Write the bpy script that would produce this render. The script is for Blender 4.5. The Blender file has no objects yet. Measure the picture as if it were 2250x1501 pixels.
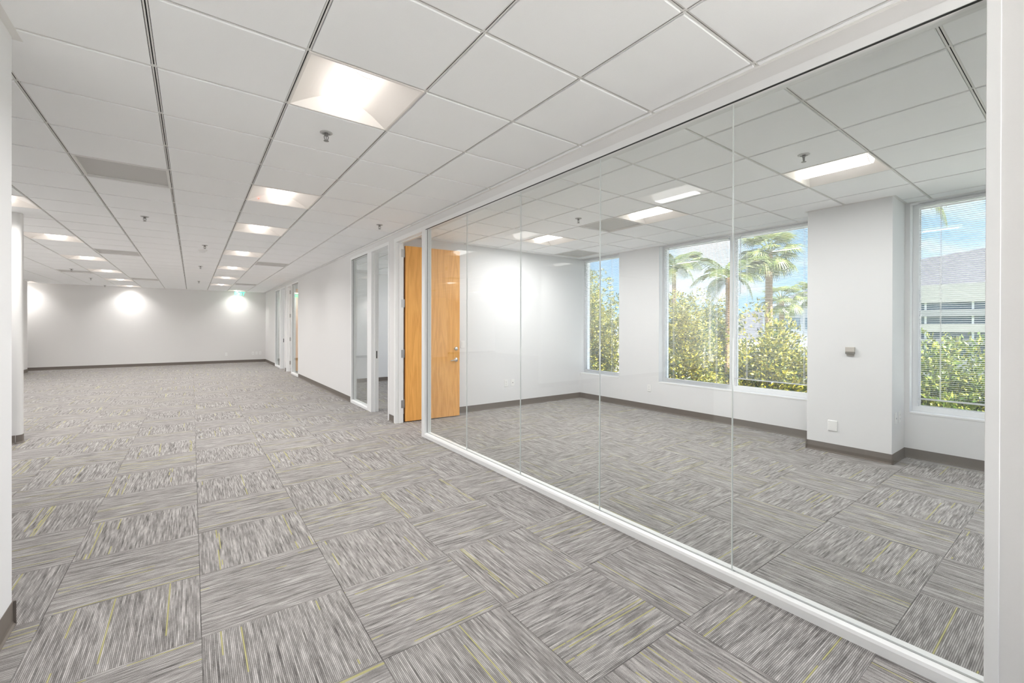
import bpy, bmesh, math, random
import numpy as np
from mathutils import Vector, Matrix

rnd = random.Random(7)
S = bpy.context.scene
COL = S.collection

# ------------------------------------------------------------------ camera
U = 0.61                      # ceiling module
CZ = 2.2568 * U               # eye height
CE = CZ + 2.1761 * U          # ceiling height (2.704)
FPX, CXP, CYP = 953.69, 1120.0, 720.86
TH, PI_, RO = 0.6319, -0.0021, 0.0021
F = Vector((math.sin(TH) * math.cos(PI_), math.cos(TH) * math.cos(PI_), math.sin(PI_)))
R0 = Vector((math.cos(TH), -math.sin(TH), 0))
U0 = R0.cross(F)
RR = R0 * math.cos(RO) + U0 * math.sin(RO)
UU = -R0 * math.sin(RO) + U0 * math.cos(RO)
cam = bpy.data.cameras.new('camera')
cam.sensor_width = 36.0
cam.sensor_fit = 'HORIZONTAL'
cam.lens = FPX / 2250 * 36
cam.shift_x = (1125 - CXP) / 2250
cam.shift_y = -(750.5 - CYP) / 2250
cam.clip_start = 0.05
cam.clip_end = 500
co = bpy.data.objects.new('camera', cam)
COL.objects.link(co)
M = Matrix.Identity(4)
for i in range(3):
    M[i][0], M[i][1], M[i][2] = RR[i], UU[i], -F[i]
M[0][3], M[1][3], M[2][3] = 0, 0, CZ
co.matrix_world = M
S.camera = co


def project(P):
    d = Vector(P) - Vector((0, 0, CZ))
    z = d.dot(F)
    if z < 0.05:
        return None
    return CXP + FPX * d.dot(RR) / z, CYP - FPX * d.dot(UU) / z


# ------------------------------------------------------------------ light and exposure
S.view_settings.view_transform = 'Standard'
S.view_settings.look = 'None'
S.view_settings.gamma = 1
S.view_settings.use_curve_mapping = False
S.view_settings.exposure = 1.53
LENS_L = 1.25                  # radiance of the fixture lens
LAMP_W = 9.2                 # power of each fixture's lamp
SKY_K = 1.3
S.cycles.use_denoising = True
S.cycles.max_bounces = 14
S.cycles.diffuse_bounces = 8
S.cycles.glossy_bounces = 4
S.cycles.transmission_bounces = 4
S.cycles.transparent_max_bounces = 24
S.cycles.sample_clamp_indirect = 6.0
S.cycles.caustics_reflective = False
S.cycles.caustics_refractive = False

W = bpy.data.worlds.new('world')
S.world = W
W.use_nodes = True
nt = W.node_tree
nt.nodes.clear()
wo = nt.nodes.new('ShaderNodeOutputWorld')
bg = nt.nodes.new('ShaderNodeBackground')
tc = nt.nodes.new('ShaderNodeTexCoord')
sx = nt.nodes.new('ShaderNodeSeparateXYZ')
nt.links.new(tc.outputs['Generated'], sx.inputs[0])
gr = nt.nodes.new('ShaderNodeValToRGB')
gr.color_ramp.elements[0].position = 0.0
gr.color_ramp.elements[0].color = (0.17, 0.27, 0.37, 1)
gr.color_ramp.elements[1].position = 0.55
gr.color_ramp.elements[1].color = (0.10, 0.20, 0.38, 1)
nt.links.new(sx.outputs['Z'], gr.inputs[0])
mp = nt.nodes.new('ShaderNodeMapping')
mp.inputs['Scale'].default_value = (3.0, 3.0, 9.0)
nt.links.new(tc.outputs['Generated'], mp.inputs[0])
cl = nt.nodes.new('ShaderNodeTexNoise')
cl.inputs['Scale'].default_value = 1.3
cl.inputs['Detail'].default_value = 6
nt.links.new(mp.outputs[0], cl.inputs['Vector'])
cr = nt.nodes.new('ShaderNodeValToRGB')
cr.color_ramp.elements[0].position = 0.47
cr.color_ramp.elements[0].color = (0, 0, 0, 1)
cr.color_ramp.elements[1].position = 0.66
cr.color_ramp.elements[1].color = (1, 1, 1, 1)
nt.links.new(cl.outputs['Fac'], cr.inputs[0])
mx = nt.nodes.new('ShaderNodeMix')
mx.data_type = 'RGBA'
nt.links.new(cr.outputs[0], mx.inputs[0])
nt.links.new(gr.outputs[0], mx.inputs[6])
mx.inputs[7].default_value = (0.41, 0.42, 0.435, 1)
nt.links.new(mx.outputs[2], bg.inputs[0])
bg.inputs[1].default_value = SKY_K
nt.links.new(bg.outputs[0], wo.inputs[0])

sun = bpy.data.lights.new('sun', 'SUN')
sun.energy = 11.0
sun.angle = 0.01
sun.color = (1.0, 0.97, 0.91)
so = bpy.data.objects.new('sun', sun)
COL.objects.link(so)
so.rotation_euler = Vector((0.12, 0.48, -0.87)).to_track_quat('-Z', 'Y').to_euler()


# ------------------------------------------------------------------ materials
def srgb(r, g, b):
    f = lambda c: (c / 255 / 12.92) if c / 255 <= 0.04045 else ((c / 255 + 0.055) / 1.055) ** 2.4
    return (f(r), f(g), f(b), 1)


MATS = {}


def mat(name, col=(0.8, 0.8, 0.8, 1), rough=0.5, metal=0.0, noise=None, bump=0.0, emit=0.0, spec=0.5):
    """principled surface; noise=(scale, amount) gives a fine procedural mottling"""
    if name in MATS:
        return MATS[name]
    m = bpy.data.materials.new(name)
    m.use_nodes = True
    t = m.node_tree
    b = t.nodes['Principled BSDF']
    b.inputs['Base Color'].default_value = col
    b.inputs['Roughness'].default_value = rough
    b.inputs['Metallic'].default_value = metal
    b.inputs['Specular IOR Level'].default_value = spec
    if emit:
        b.inputs['Emission Color'].default_value = col
        b.inputs['Emission Strength'].default_value = emit
    if noise:
        g = t.nodes.new('ShaderNodeNewGeometry')
        n = t.nodes.new('ShaderNodeTexNoise')
        n.inputs['Scale'].default_value = noise[0]
        n.inputs['Detail'].default_value = 3
        t.links.new(g.outputs['Position'], n.inputs['Vector'])
        r = t.nodes.new('ShaderNodeMix')
        r.data_type = 'RGBA'
        t.links.new(n.outputs['Fac'], r.inputs[0])
        k = noise[1]
        r.inputs[6].default_value = (col[0] * (1 - k), col[1] * (1 - k), col[2] * (1 - k), 1)
        r.inputs[7].default_value = (min(1, col[0] * (1 + k)), min(1, col[1] * (1 + k)), min(1, col[2] * (1 + k)), 1)
        t.links.new(r.outputs[2], b.inputs['Base Color'])
        if bump:
            bp = t.nodes.new('ShaderNodeBump')
            bp.inputs['Strength'].default_value = bump
            bp.inputs['Distance'].default_value = 0.001
            t.links.new(n.outputs['Fac'], bp.inputs['Height'])
            t.links.new(bp.outputs[0], b.inputs['Normal'])
    MATS[name] = m
    return m


M_wall = mat('white wall paint', (0.755, 0.745, 0.735, 1), 0.75, noise=(180, 0.012), bump=0.06)
M_wallc = mat('cool white wall paint', (0.785, 0.788, 0.795, 1), 0.75, noise=(180, 0.012), bump=0.06)  # copy of the wall paint with daylight's cool tint in its colour
M_tile = mat('acoustic tile', (0.945, 0.953, 0.958, 1), 0.9, noise=(260, 0.03), bump=0.25)
M_tee = mat('grid paint', (0.80, 0.79, 0.77, 1), 0.5)
M_dark = mat('joint shade', (0.012, 0.012, 0.012, 1), 0.8)
M_plenum = mat('plenum', (0.55, 0.54, 0.53, 1), 0.9)
M_frame = mat('white frame enamel', (0.84, 0.84, 0.835, 1), 0.35)
M_sash = mat('window aluminium', (0.80, 0.81, 0.82, 1), 0.35)
M_base = mat('grey vinyl base', srgb(112, 104, 97), 0.55, noise=(30, 0.03))
M_pan = mat('fixture enamel', (0.88, 0.84, 0.80, 1), 0.45)
M_chrome = mat('satin chrome', (0.72, 0.72, 0.73, 1), 0.28, 1.0)
M_nickel = mat('hinge steel', (0.52, 0.51, 0.50, 1), 0.35, 1.0)
M_plate = mat('white plastic plate', (0.86, 0.86, 0.85, 1), 0.4)
M_slotb = mat('socket slot', (0.03, 0.03, 0.03, 1), 0.6)
M_gasket = mat('black gasket', (0.006, 0.006, 0.006, 1), 0.6)
M_slat = mat('blind slat', (0.66, 0.67, 0.68, 1), 0.4)
M_vent = mat('perforated metal', (0.60, 0.59, 0.575, 1), 0.6, noise=(500, 0.12))
M_cord = mat('blind cord', (0.88, 0.88, 0.88, 1), 0.7)
M_thermo = mat('beige plastic', srgb(196, 190, 182), 0.5)
M_thermod = mat('grey plastic', srgb(128, 124, 116), 0.5)
M_under = mat('carpet backing', (0.03, 0.028, 0.027, 1), 0.95)


def m_lens():
    m = bpy.data.materials.new('lamp lens')
    m.use_nodes = True
    t = m.node_tree
    b = t.nodes['Principled BSDF']
    b.inputs['Base Color'].default_value = (0.8, 0.8, 0.8, 1)
    b.inputs['Emission Color'].default_value = (1, 0.955, 0.91, 1)
    b.inputs['Emission Strength'].default_value = LENS_L
    return m


M_lens = m_lens()
M_red = mat('red indicator', (1.0, 0.06, 0.02, 1), 0.4, emit=1.0)
M_exit = mat('exit green', (0.10, 0.86, 0.42, 1), 0.4, emit=0.6)


def m_glass(name, tint, ior=1.5):
    """clear pane: passes light straight through, mirrors by Fresnel"""
    m = bpy.data.materials.new(name)
    m.use_nodes = True
    t = m.node_tree
    t.nodes.clear()
    o = t.nodes.new('ShaderNodeOutputMaterial')
    tr = t.nodes.new('ShaderNodeBsdfTransparent')
    tr.inputs[0].default_value = tint
    gl = t.nodes.new('ShaderNodeBsdfGlossy')
    gl.inputs['Roughness'].default_value = 0.0
    gl.inputs[0].default_value = (0.9, 0.92, 0.92, 1)
    # Fresnel of the outer and inner face alike (no total reflection inside a straight-through pane)
    fr = t.nodes.new('ShaderNodeLayerWeight')
    fr.inputs['Blend'].default_value = 0.5
    pw = t.nodes.new('ShaderNodeMath')
    pw.operation = 'POWER'
    pw.inputs[1].default_value = 5.0
    t.links.new(fr.outputs['Facing'], pw.inputs[0])
    ml = t.nodes.new('ShaderNodeMath')
    ml.operation = 'MULTIPLY_ADD'
    r0 = ((ior - 1) / (ior + 1)) ** 2
    ml.inputs[1].default_value = 1 - r0
    ml.inputs[2].default_value = r0
    t.links.new(pw.outputs[0], ml.inputs[0])
    mxs = t.nodes.new('ShaderNodeMixShader')
    t.links.new(ml.outputs[0], mxs.inputs[0])
    t.links.new(tr.outputs[0], mxs.inputs[1])
    t.links.new(gl.outputs[0], mxs.inputs[2])
    t.links.new(mxs.outputs[0], o.inputs[0])
    return m


M_glass = m_glass('partition glass', (0.985, 0.994, 0.99, 1))
M_wglass = m_glass('window glass', (0.985, 0.995, 0.992, 1))
M_joint = mat('clear silicone', (0.82, 0.84, 0.83, 1), 0.25)


def m_wood():
    m = bpy.data.materials.new('maple veneer')
    m.use_nodes = True
    t = m.node_tree
    b = t.nodes['Principled BSDF']
    b.inputs['Roughness'].default_value = 0.38
    tcn = t.nodes.new('ShaderNodeTexCoord')
    mpn = t.nodes.new('ShaderNodeMapping')
    mpn.inputs['Scale'].default_value = (7.0, 7.0, 0.55)
    t.links.new(tcn.outputs['Object'], mpn.inputs[0])
    n1 = t.nodes.new('ShaderNodeTexNoise')
    n1.inputs['Scale'].default_value = 1.0
    n1.inputs['Detail'].default_value = 2
    n1.inputs['Distortion'].default_value = 0.6
    t.links.new(mpn.outputs[0], n1.inputs['Vector'])
    sn = t.nodes.new('ShaderNodeMath')
    sn.operation = 'MULTIPLY'
    sn.inputs[1].default_value = 46.0
    t.links.new(n1.outputs['Fac'], sn.inputs[0])
    si = t.nodes.new('ShaderNodeMath')
    si.operation = 'SINE'
    t.links.new(sn.outputs[0], si.inputs[0])
    mpf = t.nodes.new('ShaderNodeMapping')
    mpf.inputs['Scale'].default_value = (160.0, 160.0, 5.0)
    t.links.new(tcn.outputs['Object'], mpf.inputs[0])
    n2 = t.nodes.new('ShaderNodeTexNoise')
    n2.inputs['Scale'].default_value = 1.0
    t.links.new(mpf.outputs[0], n2.inputs['Vector'])
    a = t.nodes.new('ShaderNodeMath')
    a.operation = 'MULTIPLY_ADD'
    a.inputs[1].default_value = 0.16
    t.links.new(si.outputs[0], a.inputs[0])
    t.links.new(n2.outputs['Fac'], a.inputs[2])
    rp = t.nodes.new('ShaderNodeValToRGB')
    rp.color_ramp.elements[0].position = 0.25
    rp.color_ramp.elements[0].color = (0.80, 0.37, 0.085, 1)
    rp.color_ramp.elements[1].position = 0.75
    rp.color_ramp.elements[1].color = (0.95, 0.50, 0.14, 1)
    t.links.new(a.outputs[0], rp.inputs[0])
    t.links.new(rp.outputs[0], b.inputs['Base Color'])
    return m


M_wood = m_wood()
M_woode = mat('maple edge', (0.50, 0.20, 0.045, 1), 0.5)

CX0, CXW, CY0, CYW = 0.035, 0.602, 1.156, 0.597     # carpet module


def m_carpet():
    m = bpy.data.materials.new('carpet yarn')
    m.use_nodes = True
    t = m.node_tree
    N, L = t.nodes, t.links
    b = N['Principled BSDF']
    b.inputs['Roughness'].default_value = 0.95
    b.inputs['Specular IOR Level'].default_value = 0.15

    def math_(op, a, c=None, d=None):
        n = N.new('ShaderNodeMath')
        n.operation = op
        for i, v in enumerate((a, c, d)):
            if v is None:
                continue
            if isinstance(v, (int, float)):
                n.inputs[i].default_value = v
            else:
                L.new(v, n.inputs[i])
        return n.outputs[0]

    g = N.new('ShaderNodeNewGeometry')
    s = N.new('ShaderNodeSeparateXYZ')
    L.new(g.outputs['Position'], s.inputs[0])
    fx = math_('DIVIDE', math_('SUBTRACT', s.outputs[0], CX0), CXW)
    fy = math_('DIVIDE', math_('SUBTRACT', s.outputs[1], CY0), CYW)
    ix, iy = math_('FLOOR', fx), math_('FLOOR', fy)
    par = math_('FLOORED_MODULO', math_('ADD', ix, iy), 2.0)      # 1: yarn runs along Y

    def mixf(f, a, c):
        n = N.new('ShaderNodeMix')
        L.new(f, n.inputs[0])
        L.new(a, n.inputs[2])
        L.new(c, n.inputs[3])
        return n.outputs[0]

    cu = mixf(par, s.outputs[1], s.outputs[0])                     # across the yarn
    cv = mixf(par, s.outputs[0], s.outputs[1])                     # along the yarn
    cc = N.new('ShaderNodeCombineXYZ')
    L.new(ix, cc.inputs[0])
    L.new(iy, cc.inputs[1])
    wn = N.new('ShaderNodeTexWhiteNoise')
    wn.noise_dimensions = '2D'
    L.new(cc.outputs[0], wn.inputs['Vector'])
    off = math_('MULTIPLY', wn.outputs['Value'], 37.0)
    rib = math_('DIVIDE', cu, 0.0064)
    ri = math_('FLOOR', rib)
    rf = math_('FRACT', rib)

    def vec(a, c, d=None):
        n = N.new('ShaderNodeCombineXYZ')
        L.new(a, n.inputs[0])
        L.new(c, n.inputs[1])
        if d is not None:
            L.new(d, n.inputs[2])
        return n.outputs[0]

    def noise(v, scale=1.0, det=2.0):
        n = N.new('ShaderNodeTexNoise')
        n.inputs['Scale'].default_value = scale
        n.inputs['Detail'].default_value = det
        L.new(v, n.inputs['Vector'])
        return n.outputs['Fac']

    # each yarn row changes shade along its length
    streak = noise(vec(math_('MULTIPLY', ri, 7.31), math_('MULTIPLY', cv, 6.5), off), 1.0, 3.0)
    clump = noise(vec(math_('MULTIPLY', cu, 48.0), math_('MULTIPLY', cv, 5.0), off), 1.0, 2.0)
    loop = noise(vec(math_('MULTIPLY', cu, 520.0), math_('MULTIPLY', cv, 300.0), off), 1.0, 1.0)
    v = math_('ADD', math_('MULTIPLY', streak, 0.84), math_('MULTIPLY', clump, 0.16))
    v = math_('ADD', v, math_('MULTIPLY', math_('SUBTRACT', loop, 0.5), 0.26))
    rp = N.new('ShaderNodeValToRGB')
    e = rp.color_ramp.elements
    e[0].position = 0.26
    e[0].color = (0.096, 0.089, 0.086, 1)
    e[1].position = 0.74
    e[1].color = (0.56, 0.535, 0.522, 1)
    x = e.new(0.50)
    x.color = (0.302, 0.285, 0.276, 1)
    L.new(v, rp.inputs[0])
    # accent yarns
    wr = N.new('ShaderNodeTexWhiteNoise')
    wr.noise_dimensions = '2D'
    L.new(vec(ri, math_('MULTIPLY', off, 3.0)), wr.inputs['Vector'])
    acc = math_('MULTIPLY', math_('GREATER_THAN', wr.outputs['Value'], 0.962),
                math_('GREATER_THAN', noise(vec(math_('MULTIPLY', ri, 3.7), math_('MULTIPLY', cv, 3.2), off)), 0.47))
    mc = N.new('ShaderNodeMix')
    mc.data_type = 'RGBA'
    L.new(math_('MULTIPLY', acc, 0.75), mc.inputs[0])
    L.new(rp.outputs[0], mc.inputs[6])
    mc.inputs[7].default_value = (0.46, 0.43, 0.17, 1)
    # shade in the furrows between rows, put into the colour
    fur = math_('MULTIPLY_ADD', math_('ABSOLUTE', math_('SUBTRACT', rf, 0.5)), -1.7, 1.38)
    mv = N.new('ShaderNodeVectorMath')
    mv.operation = 'SCALE'
    L.new(mc.outputs[2], mv.inputs[0])
    L.new(fur, mv.inputs['Scale'])
    L.new(mv.outputs[0], b.inputs['Base Color'])
    return m


M_carpet = m_carpet()


# ------------------------------------------------------------------ mesh helpers
class MB:
    def __init__(self):
        self.v, self.f, self.m = [], [], []

    def box(self, x0, x1, y0, y1, z0, z1, mi=0):
        n = len(self.v)
        self.v += [(x0, y0, z0), (x1, y0, z0), (x1, y1, z0), (x0, y1, z0),
                   (x0, y0, z1), (x1, y0, z1), (x1, y1, z1), (x0, y1, z1)]
        self.f += [(n, n + 3, n + 2, n + 1), (n + 4, n + 5, n + 6, n + 7), (n, n + 1, n + 5, n + 4),
                   (n + 1, n + 2, n + 6, n + 5), (n + 2, n + 3, n + 7, n + 6), (n + 3, n, n + 4, n + 7)]
        self.m += [mi] * 6
        return self

    def poly(self, pts, mi=0):
        n = len(self.v)
        self.v += [tuple(p) for p in pts]
        self.f.append(tuple(range(n, n + len(pts))))
        self.m.append(mi)
        return self

    def lathe(self, prof, c=(0, 0, 0), seg=20, axis='z', mi=0):
        """prof: list of (radius, height)"""
        n = len(self.v)
        for r, h in prof:
            for k in range(seg):
                a = 2 * math.pi * k / seg
                p = (r * math.cos(a), r * math.sin(a), h)
                if axis == 'y':
                    p = (p[0], p[2], p[1])
                if axis == 'x':
                    p = (p[2], p[0], p[1])
                self.v.append((c[0] + p[0], c[1] + p[1], c[2] + p[2]))
        for i in range(len(prof) - 1):
            for k in range(seg):
                a, b_ = n + i * seg + k, n + i * seg + (k + 1) % seg
                self.f.append((a, b_, b_ + seg, a + seg))
                self.m.append(mi)
        self.f.append(tuple(n + k for k in range(seg))[::-1])
        self.f.append(tuple(n + (len(prof) - 1) * seg + k for k in range(seg)))
        self.m += [mi, mi]
        return self

    def tube(self, pts, r, seg=10, mi=0):
        n = len(self.v)
        pts = [Vector(p) for p in pts]
        rs = r if isinstance(r, (list, tuple)) else [r] * len(pts)
        for i, p in enumerate(pts):
            d = (pts[min(i + 1, len(pts) - 1)] - pts[max(i - 1, 0)]).normalized()
            a = d.orthogonal().normalized() if i == 0 else (pa - d * pa.dot(d)).normalized()
            pa = a
            b_ = d.cross(a)
            for k in range(seg):
                t = 2 * math.pi * k / seg
                self.v.append(tuple(p + (a * math.cos(t) + b_ * math.sin(t)) * rs[i]))
        for i in range(len(pts) - 1):
            for k in range(seg):
                q, w = n + i * seg + k, n + i * seg + (k + 1) % seg
                self.f.append((q, w, w + seg, q + seg))
                self.m.append(mi)
        self.f.append(tuple(n + k for k in range(seg))[::-1])
        self.f.append(tuple(n + (len(pts) - 1) * seg + k for k in range(seg)))
        self.m += [mi, mi]
        return self

    def mesh(self, name, mats, bevel=0.0, smooth=False):
        me = bpy.data.meshes.new(name)
        me.from_pydata(self.v, [], self.f)
        if not isinstance(mats, (list, tuple)):
            mats = [mats]
        for x in mats:
            me.materials.append(x)
        me.polygons.foreach_set('material_index', self.m)
        bm = bmesh.new()
        bm.from_mesh(me)
        bmesh.ops.recalc_face_normals(bm, faces=bm.faces)
        if bevel:
            ed = [e for e in bm.edges if len(e.link_faces) == 2 and e.calc_face_angle(0) > 0.5]
            bmesh.ops.bevel(bm, geom=ed, offset=bevel, segments=1, affect='EDGES', clamp_overlap=True)
        bm.to_mesh(me)
        bm.free()
        if smooth:
            me.polygons.foreach_set('use_smooth', [True] * len(me.polygons))
            me.update()
        return me

    def obj(self, name, mats, parent=None, bevel=0.0, smooth=False):
        return put(name, self.mesh(name, mats, bevel, smooth), parent)


def put(name, me, parent=None, loc=None, rz=0.0):
    o = bpy.data.objects.new(name, me)
    COL.objects.link(o)
    if parent is not None:
        o.parent = parent
    if loc is not None:
        o.location = loc
    if rz:
        o.rotation_euler = (0, 0, rz)
    return o


def empty(name, loc=(0, 0, 0), rz=0.0):
    o = bpy.data.objects.new(name, None)
    o.empty_display_size = 0.1
    COL.objects.link(o)
    o.location = loc
    o.rotation_euler = (0, 0, rz)
    return o


def tag(o, label, cat, group=None):
    o['label'] = label
    o['category'] = cat
    if group:
        o['group'] = group
    return o


def struct(o):
    o['kind'] = 'structure'
    return o


def box(*a):
    return MB().box(*a)


# ------------------------------------------------------------------ setting: dimensions
YB, YF = -2.4, 19.45              # back and far wall
XL = -8.5                         # unseen left wall of the open plan
WX, WX2 = 2.335, 2.445            # partition between open plan and offices
OX = 6.15                         # office side of the outer wall
OX2 = 6.42
RY0, RY1 = -2.40, 6.06            # glass office
TOP = CE + 0.34
gx = lambda i: U * (i - 0.2575)
gy = lambda j: U * (j + 4.709)

# ---- slabs
fl = struct(MB().box(XL - 0.2, OX2, YB - 0.2, YF + 0.2, -0.20, -0.008).obj('floor', M_under))
ce = struct(MB().box(XL - 0.2, WX2 - 0.005, YB - 0.2, YF + 0.2, CE + 0.16, TOP).obj('ceiling', M_plenum))
ce2 = struct(MB().box(WX2 - 0.005, OX2 + 0.1, YB - 0.2, 6.12, CE + 0.16, TOP).obj('ceiling', M_plenum))
ce3 = struct(MB().box(WX2 - 0.005, OX2 + 0.1, 6.12, YF + 0.2, CE + 0.16, TOP).obj('ceiling', M_plenum))


def clip(lo, hi, a, b):
    return max(lo, a), min(hi, b)


# ---- carpet tiles
def area_px(c):
    q = [project(p) for p in c]
    if any(p is None for p in q):
        return 1e4 if any(p is not None for p in q) else 0
    if all(p[0] < -60 or p[0] > 2310 or p[1] < -60 or p[1] > 1560 for p in q):
        return 0
    a = 0
    for i in range(4):
        x0, y0 = q[i]
        x1, y1 = q[(i + 1) % 4]
        a += x0 * y1 - x1 * y0
    return abs(a) / 2


def slab_mesh(name, sx_, sy_, h, bev, m, up=True):
    """thin slab with bevelled rim; origin at centre of visible face"""
    mb = MB()
    a, b_ = sx_ / 2, sy_ / 2
    s = -1 if up else 1
    pts = [[(-a + e, -b_ + e, z), (a - e, -b_ + e, z), (a - e, b_ - e, z), (-a + e, b_ - e, z)]
           for e, z in ((bev, 0), (0, s * bev), (0, s * h))]
    mb.poly(pts[0])
    for k in range(2):
        for i in range(4):
            j = (i + 1) % 4
            mb.poly([pts[k][i], pts[k + 1][i], pts[k + 1][j], pts[k][j]])
    return mb, m


floor_zones = [(XL, WX + 0.055, YB, YF), (WX + 0.055, OX, YB, YF)]
cells = []
for zi, (x0, x1, y0, y1) in enumerate(floor_zones):
    for i in range(int((x0 - CX0) // CXW), int((x1 - CX0) // CXW) + 1):
        for j in range(int((y0 - CY0) // CYW), int((y1 - CY0) // CYW) + 1):
            a, b_ = clip(x0, x1, CX0 + i * CXW, CX0 + (i + 1) * CXW)
            c, d = clip(y0, y1, CY0 + j * CYW, CY0 + (j + 1) * CYW)
            if b_ - a < 0.02 or d - c < 0.02:
                continue
            if a < -0.85 and d < 2.9 and b_ < -0.75:      # behind the left wall
                continue
            ar = area_px([(a, c, 0), (b_, c, 0), (b_, d, 0), (a, d, 0)])
            cells.append((ar, a, b_, c, d))
cells.sort(key=lambda q: -q[0])
cache = {}


def slab_cached(kind, w, d, h, bev, m, up):
    k = (kind, round(w, 3), round(d, 3))
    if k not in cache:
        mb, mm = slab_mesh(kind, w, d, h, bev, m, up)
        cache[k] = mb.mesh(kind, mm)
    return cache[k]


far = MB()
for n, (ar, a, b_, c, d) in enumerate(cells):
    g = 0.0006
    if n < 300 and ar > 60:
        put('carpet_tile', slab_cached('carpet_tile', b_ - a - 2 * g, d - c - 2 * g, 0.007, 0.0012, M_carpet, True), fl,
            ((a + b_) / 2, (c + d) / 2, 0))
    else:
        far.box(a + g, b_ - g, c + g, d - g, -0.007, 0)
o = far.obj('carpet_tile', M_carpet, fl)
o['kind'] = 'stuff'

# ---- ceiling fittings that take the place of a tile: (column, row)
LIGHTS_A = [(1, -1), (1, 3), (1, 6), (1, 10), (1, 14), (1, 18), (1, 22), (2, 26)]
LIGHTS_B = [(-3, 6), (-3, 10), (-3, 14), (-3, 18), (-3, 22), (-3, 26)]
LIGHTS_C = [(-7, 26), (-7, 18), (-7, 10), (-10, 22), (-10, 14)]
LIGHTS_R = [(7, -3), (7, 0), (7, 3), (7, -6)]  # last entry is an unseen light added to brighten the office
LIGHTS_O = [(7, 9), (7, 13), (7, 17), (7, 22), (7, 26)]
VENTS_A = [(-1, 3), (-2, 12), (-4, 19), (-2, 21), (2, 12), (2, 21)]
VENTS_R = [(7, 1), (9, 4)]
taken = set(LIGHTS_A + LIGHTS_B + LIGHTS_C + LIGHTS_R + LIGHTS_O + VENTS_A + VENTS_R)
EDGE = 0.012                     # half the joint between two tiles


def lay_ceiling(parent, x0, x1, y0, y1, single, skip=None):
    cl_ = []
    for i in range(-16, 12):
        for j in range(-15, 28):
            a, b_ = clip(x0, x1, gx(i), gx(i + 1))
            c, d = clip(y0, y1, gy(j), gy(j + 1))
            if b_ - a < 0.015 or d - c < 0.015 or (i, j) in taken:
                continue
            if skip and skip(a, b_, c, d):
                continue
            e0 = EDGE if a > x0 + 1e-4 else 0.002
            e1 = EDGE if b_ < x1 - 1e-4 else 0.002
            e2 = EDGE if c > y0 + 1e-4 else 0.002
            e3 = EDGE if d < y1 - 1e-4 else 0.002
            a, b_, c, d = a + e0, b_ - e1, c + e2, d - e3
            if b_ - a < 0.01 or d - c < 0.01:
                continue
            cl_.append((area_px([(a, c, CE), (b_, c, CE), (b_, d, CE), (a, d, CE)]), a, b_, c, d))
    cl_.sort(key=lambda q: -q[0])
    fr = MB()
    for n, (ar, a, b_, c, d) in enumerate(cl_):
        if single and n < 300 and ar > 60:
            put('ceiling_tile', slab_cached('ceiling_tile', b_ - a, d - c, 0.012, 0.002, M_tile, False), parent,
                ((a + b_) / 2, (c + d) / 2, CE))
        else:
            fr.box(a, b_, c, d, CE, CE + 0.012)
    if fr.v:
        q = fr.obj('ceiling_tile', M_tile, parent)
        q['kind'] = 'stuff'
    # grid: two flanges, slot between; dark strip behind painted as joint shade
    z = CE + 0.006
    for i in range(-16, 12):
        x = gx(i)
        if x0 + 0.03 < x < x1 - 0.01:
            mb = MB()
            mb.box(x - 0.0092, x - 0.0026, y0, y1, z, z + 0.003)
            mb.box(x + 0.0026, x + 0.0092, y0, y1, z, z + 0.003)
            mb.box(x - 0.0135, x + 0.0135, y0, y1, z + 0.0085, z + 0.0095, 1)
            mb.obj('main_tee', [M_tee, M_dark], parent)
    z += 0.0007
    for j in range(-15, 28):
        y = gy(j)
        if y0 + 0.01 < y < y1 - 0.01:
            mb = MB()
            mb.box(x0, x1, y - 0.0100, y - 0.0020, z, z + 0.003)
            mb.box(x0, x1, y + 0.0020, y + 0.0100, z, z + 0.003)
            mb.box(x0, x1, y - 0.0130, y + 0.0130, z + 0.0085, z + 0.0095, 1)
            mb.obj('cross_tee', [M_tee, M_dark], parent)


lay_ceiling(ce, XL, WX, YB, YF, True, lambda a, b_, c, d: b_ < -0.7 and d < 2.9)
lay_ceiling(ce2, WX2, OX, RY0, RY1, True)
lay_ceiling(ce3, WX2, OX, 6.18, YF, False)

# ---- walls
WT = CE + 0.17
struct(box(WX, WX2 + 0.0, YB, 0.216, 0, WT).obj('wall_right', M_wall))
struct(box(WX, WX2, 0.216, 5.986, 2.628, WT).obj('wall_right_header', M_wall))
struct(box(WX, WX2, 5.986, 6.176, 0, WT).obj('wall_right_pier', M_wall))
struct(box(WX, WX2, 6.176, 8.10, 2.628, WT).obj('wall_right_header', M_wall))
struct(box(WX, WX2, 8.10, 12.94, 0, WT).obj('wall_right_middle', M_wall))
struct(box(WX, WX2, 12.94, 14.80, 2.628, WT).obj('wall_right_header', M_wall))
struct(box(WX, WX2, 14.80, 15.02, 0, WT).obj('wall_right_pier', M_wall))
struct(box(WX, WX2, 15.02, 17.05, 2.628, WT).obj('wall_right_header', M_wall))
struct(box(WX, WX2, 17.05, YF, 0, WT).obj('wall_right_end', M_wall))
struct(box(XL, OX, YF, YF + 0.15, 0, WT).obj('wall_far', M_wall))
# left wall beside the camera
struct(MB().box(-0.80, -0.667, YB, 2.958, 0, WT).obj('wall_left', M_wallc, bevel=0.004))
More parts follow.
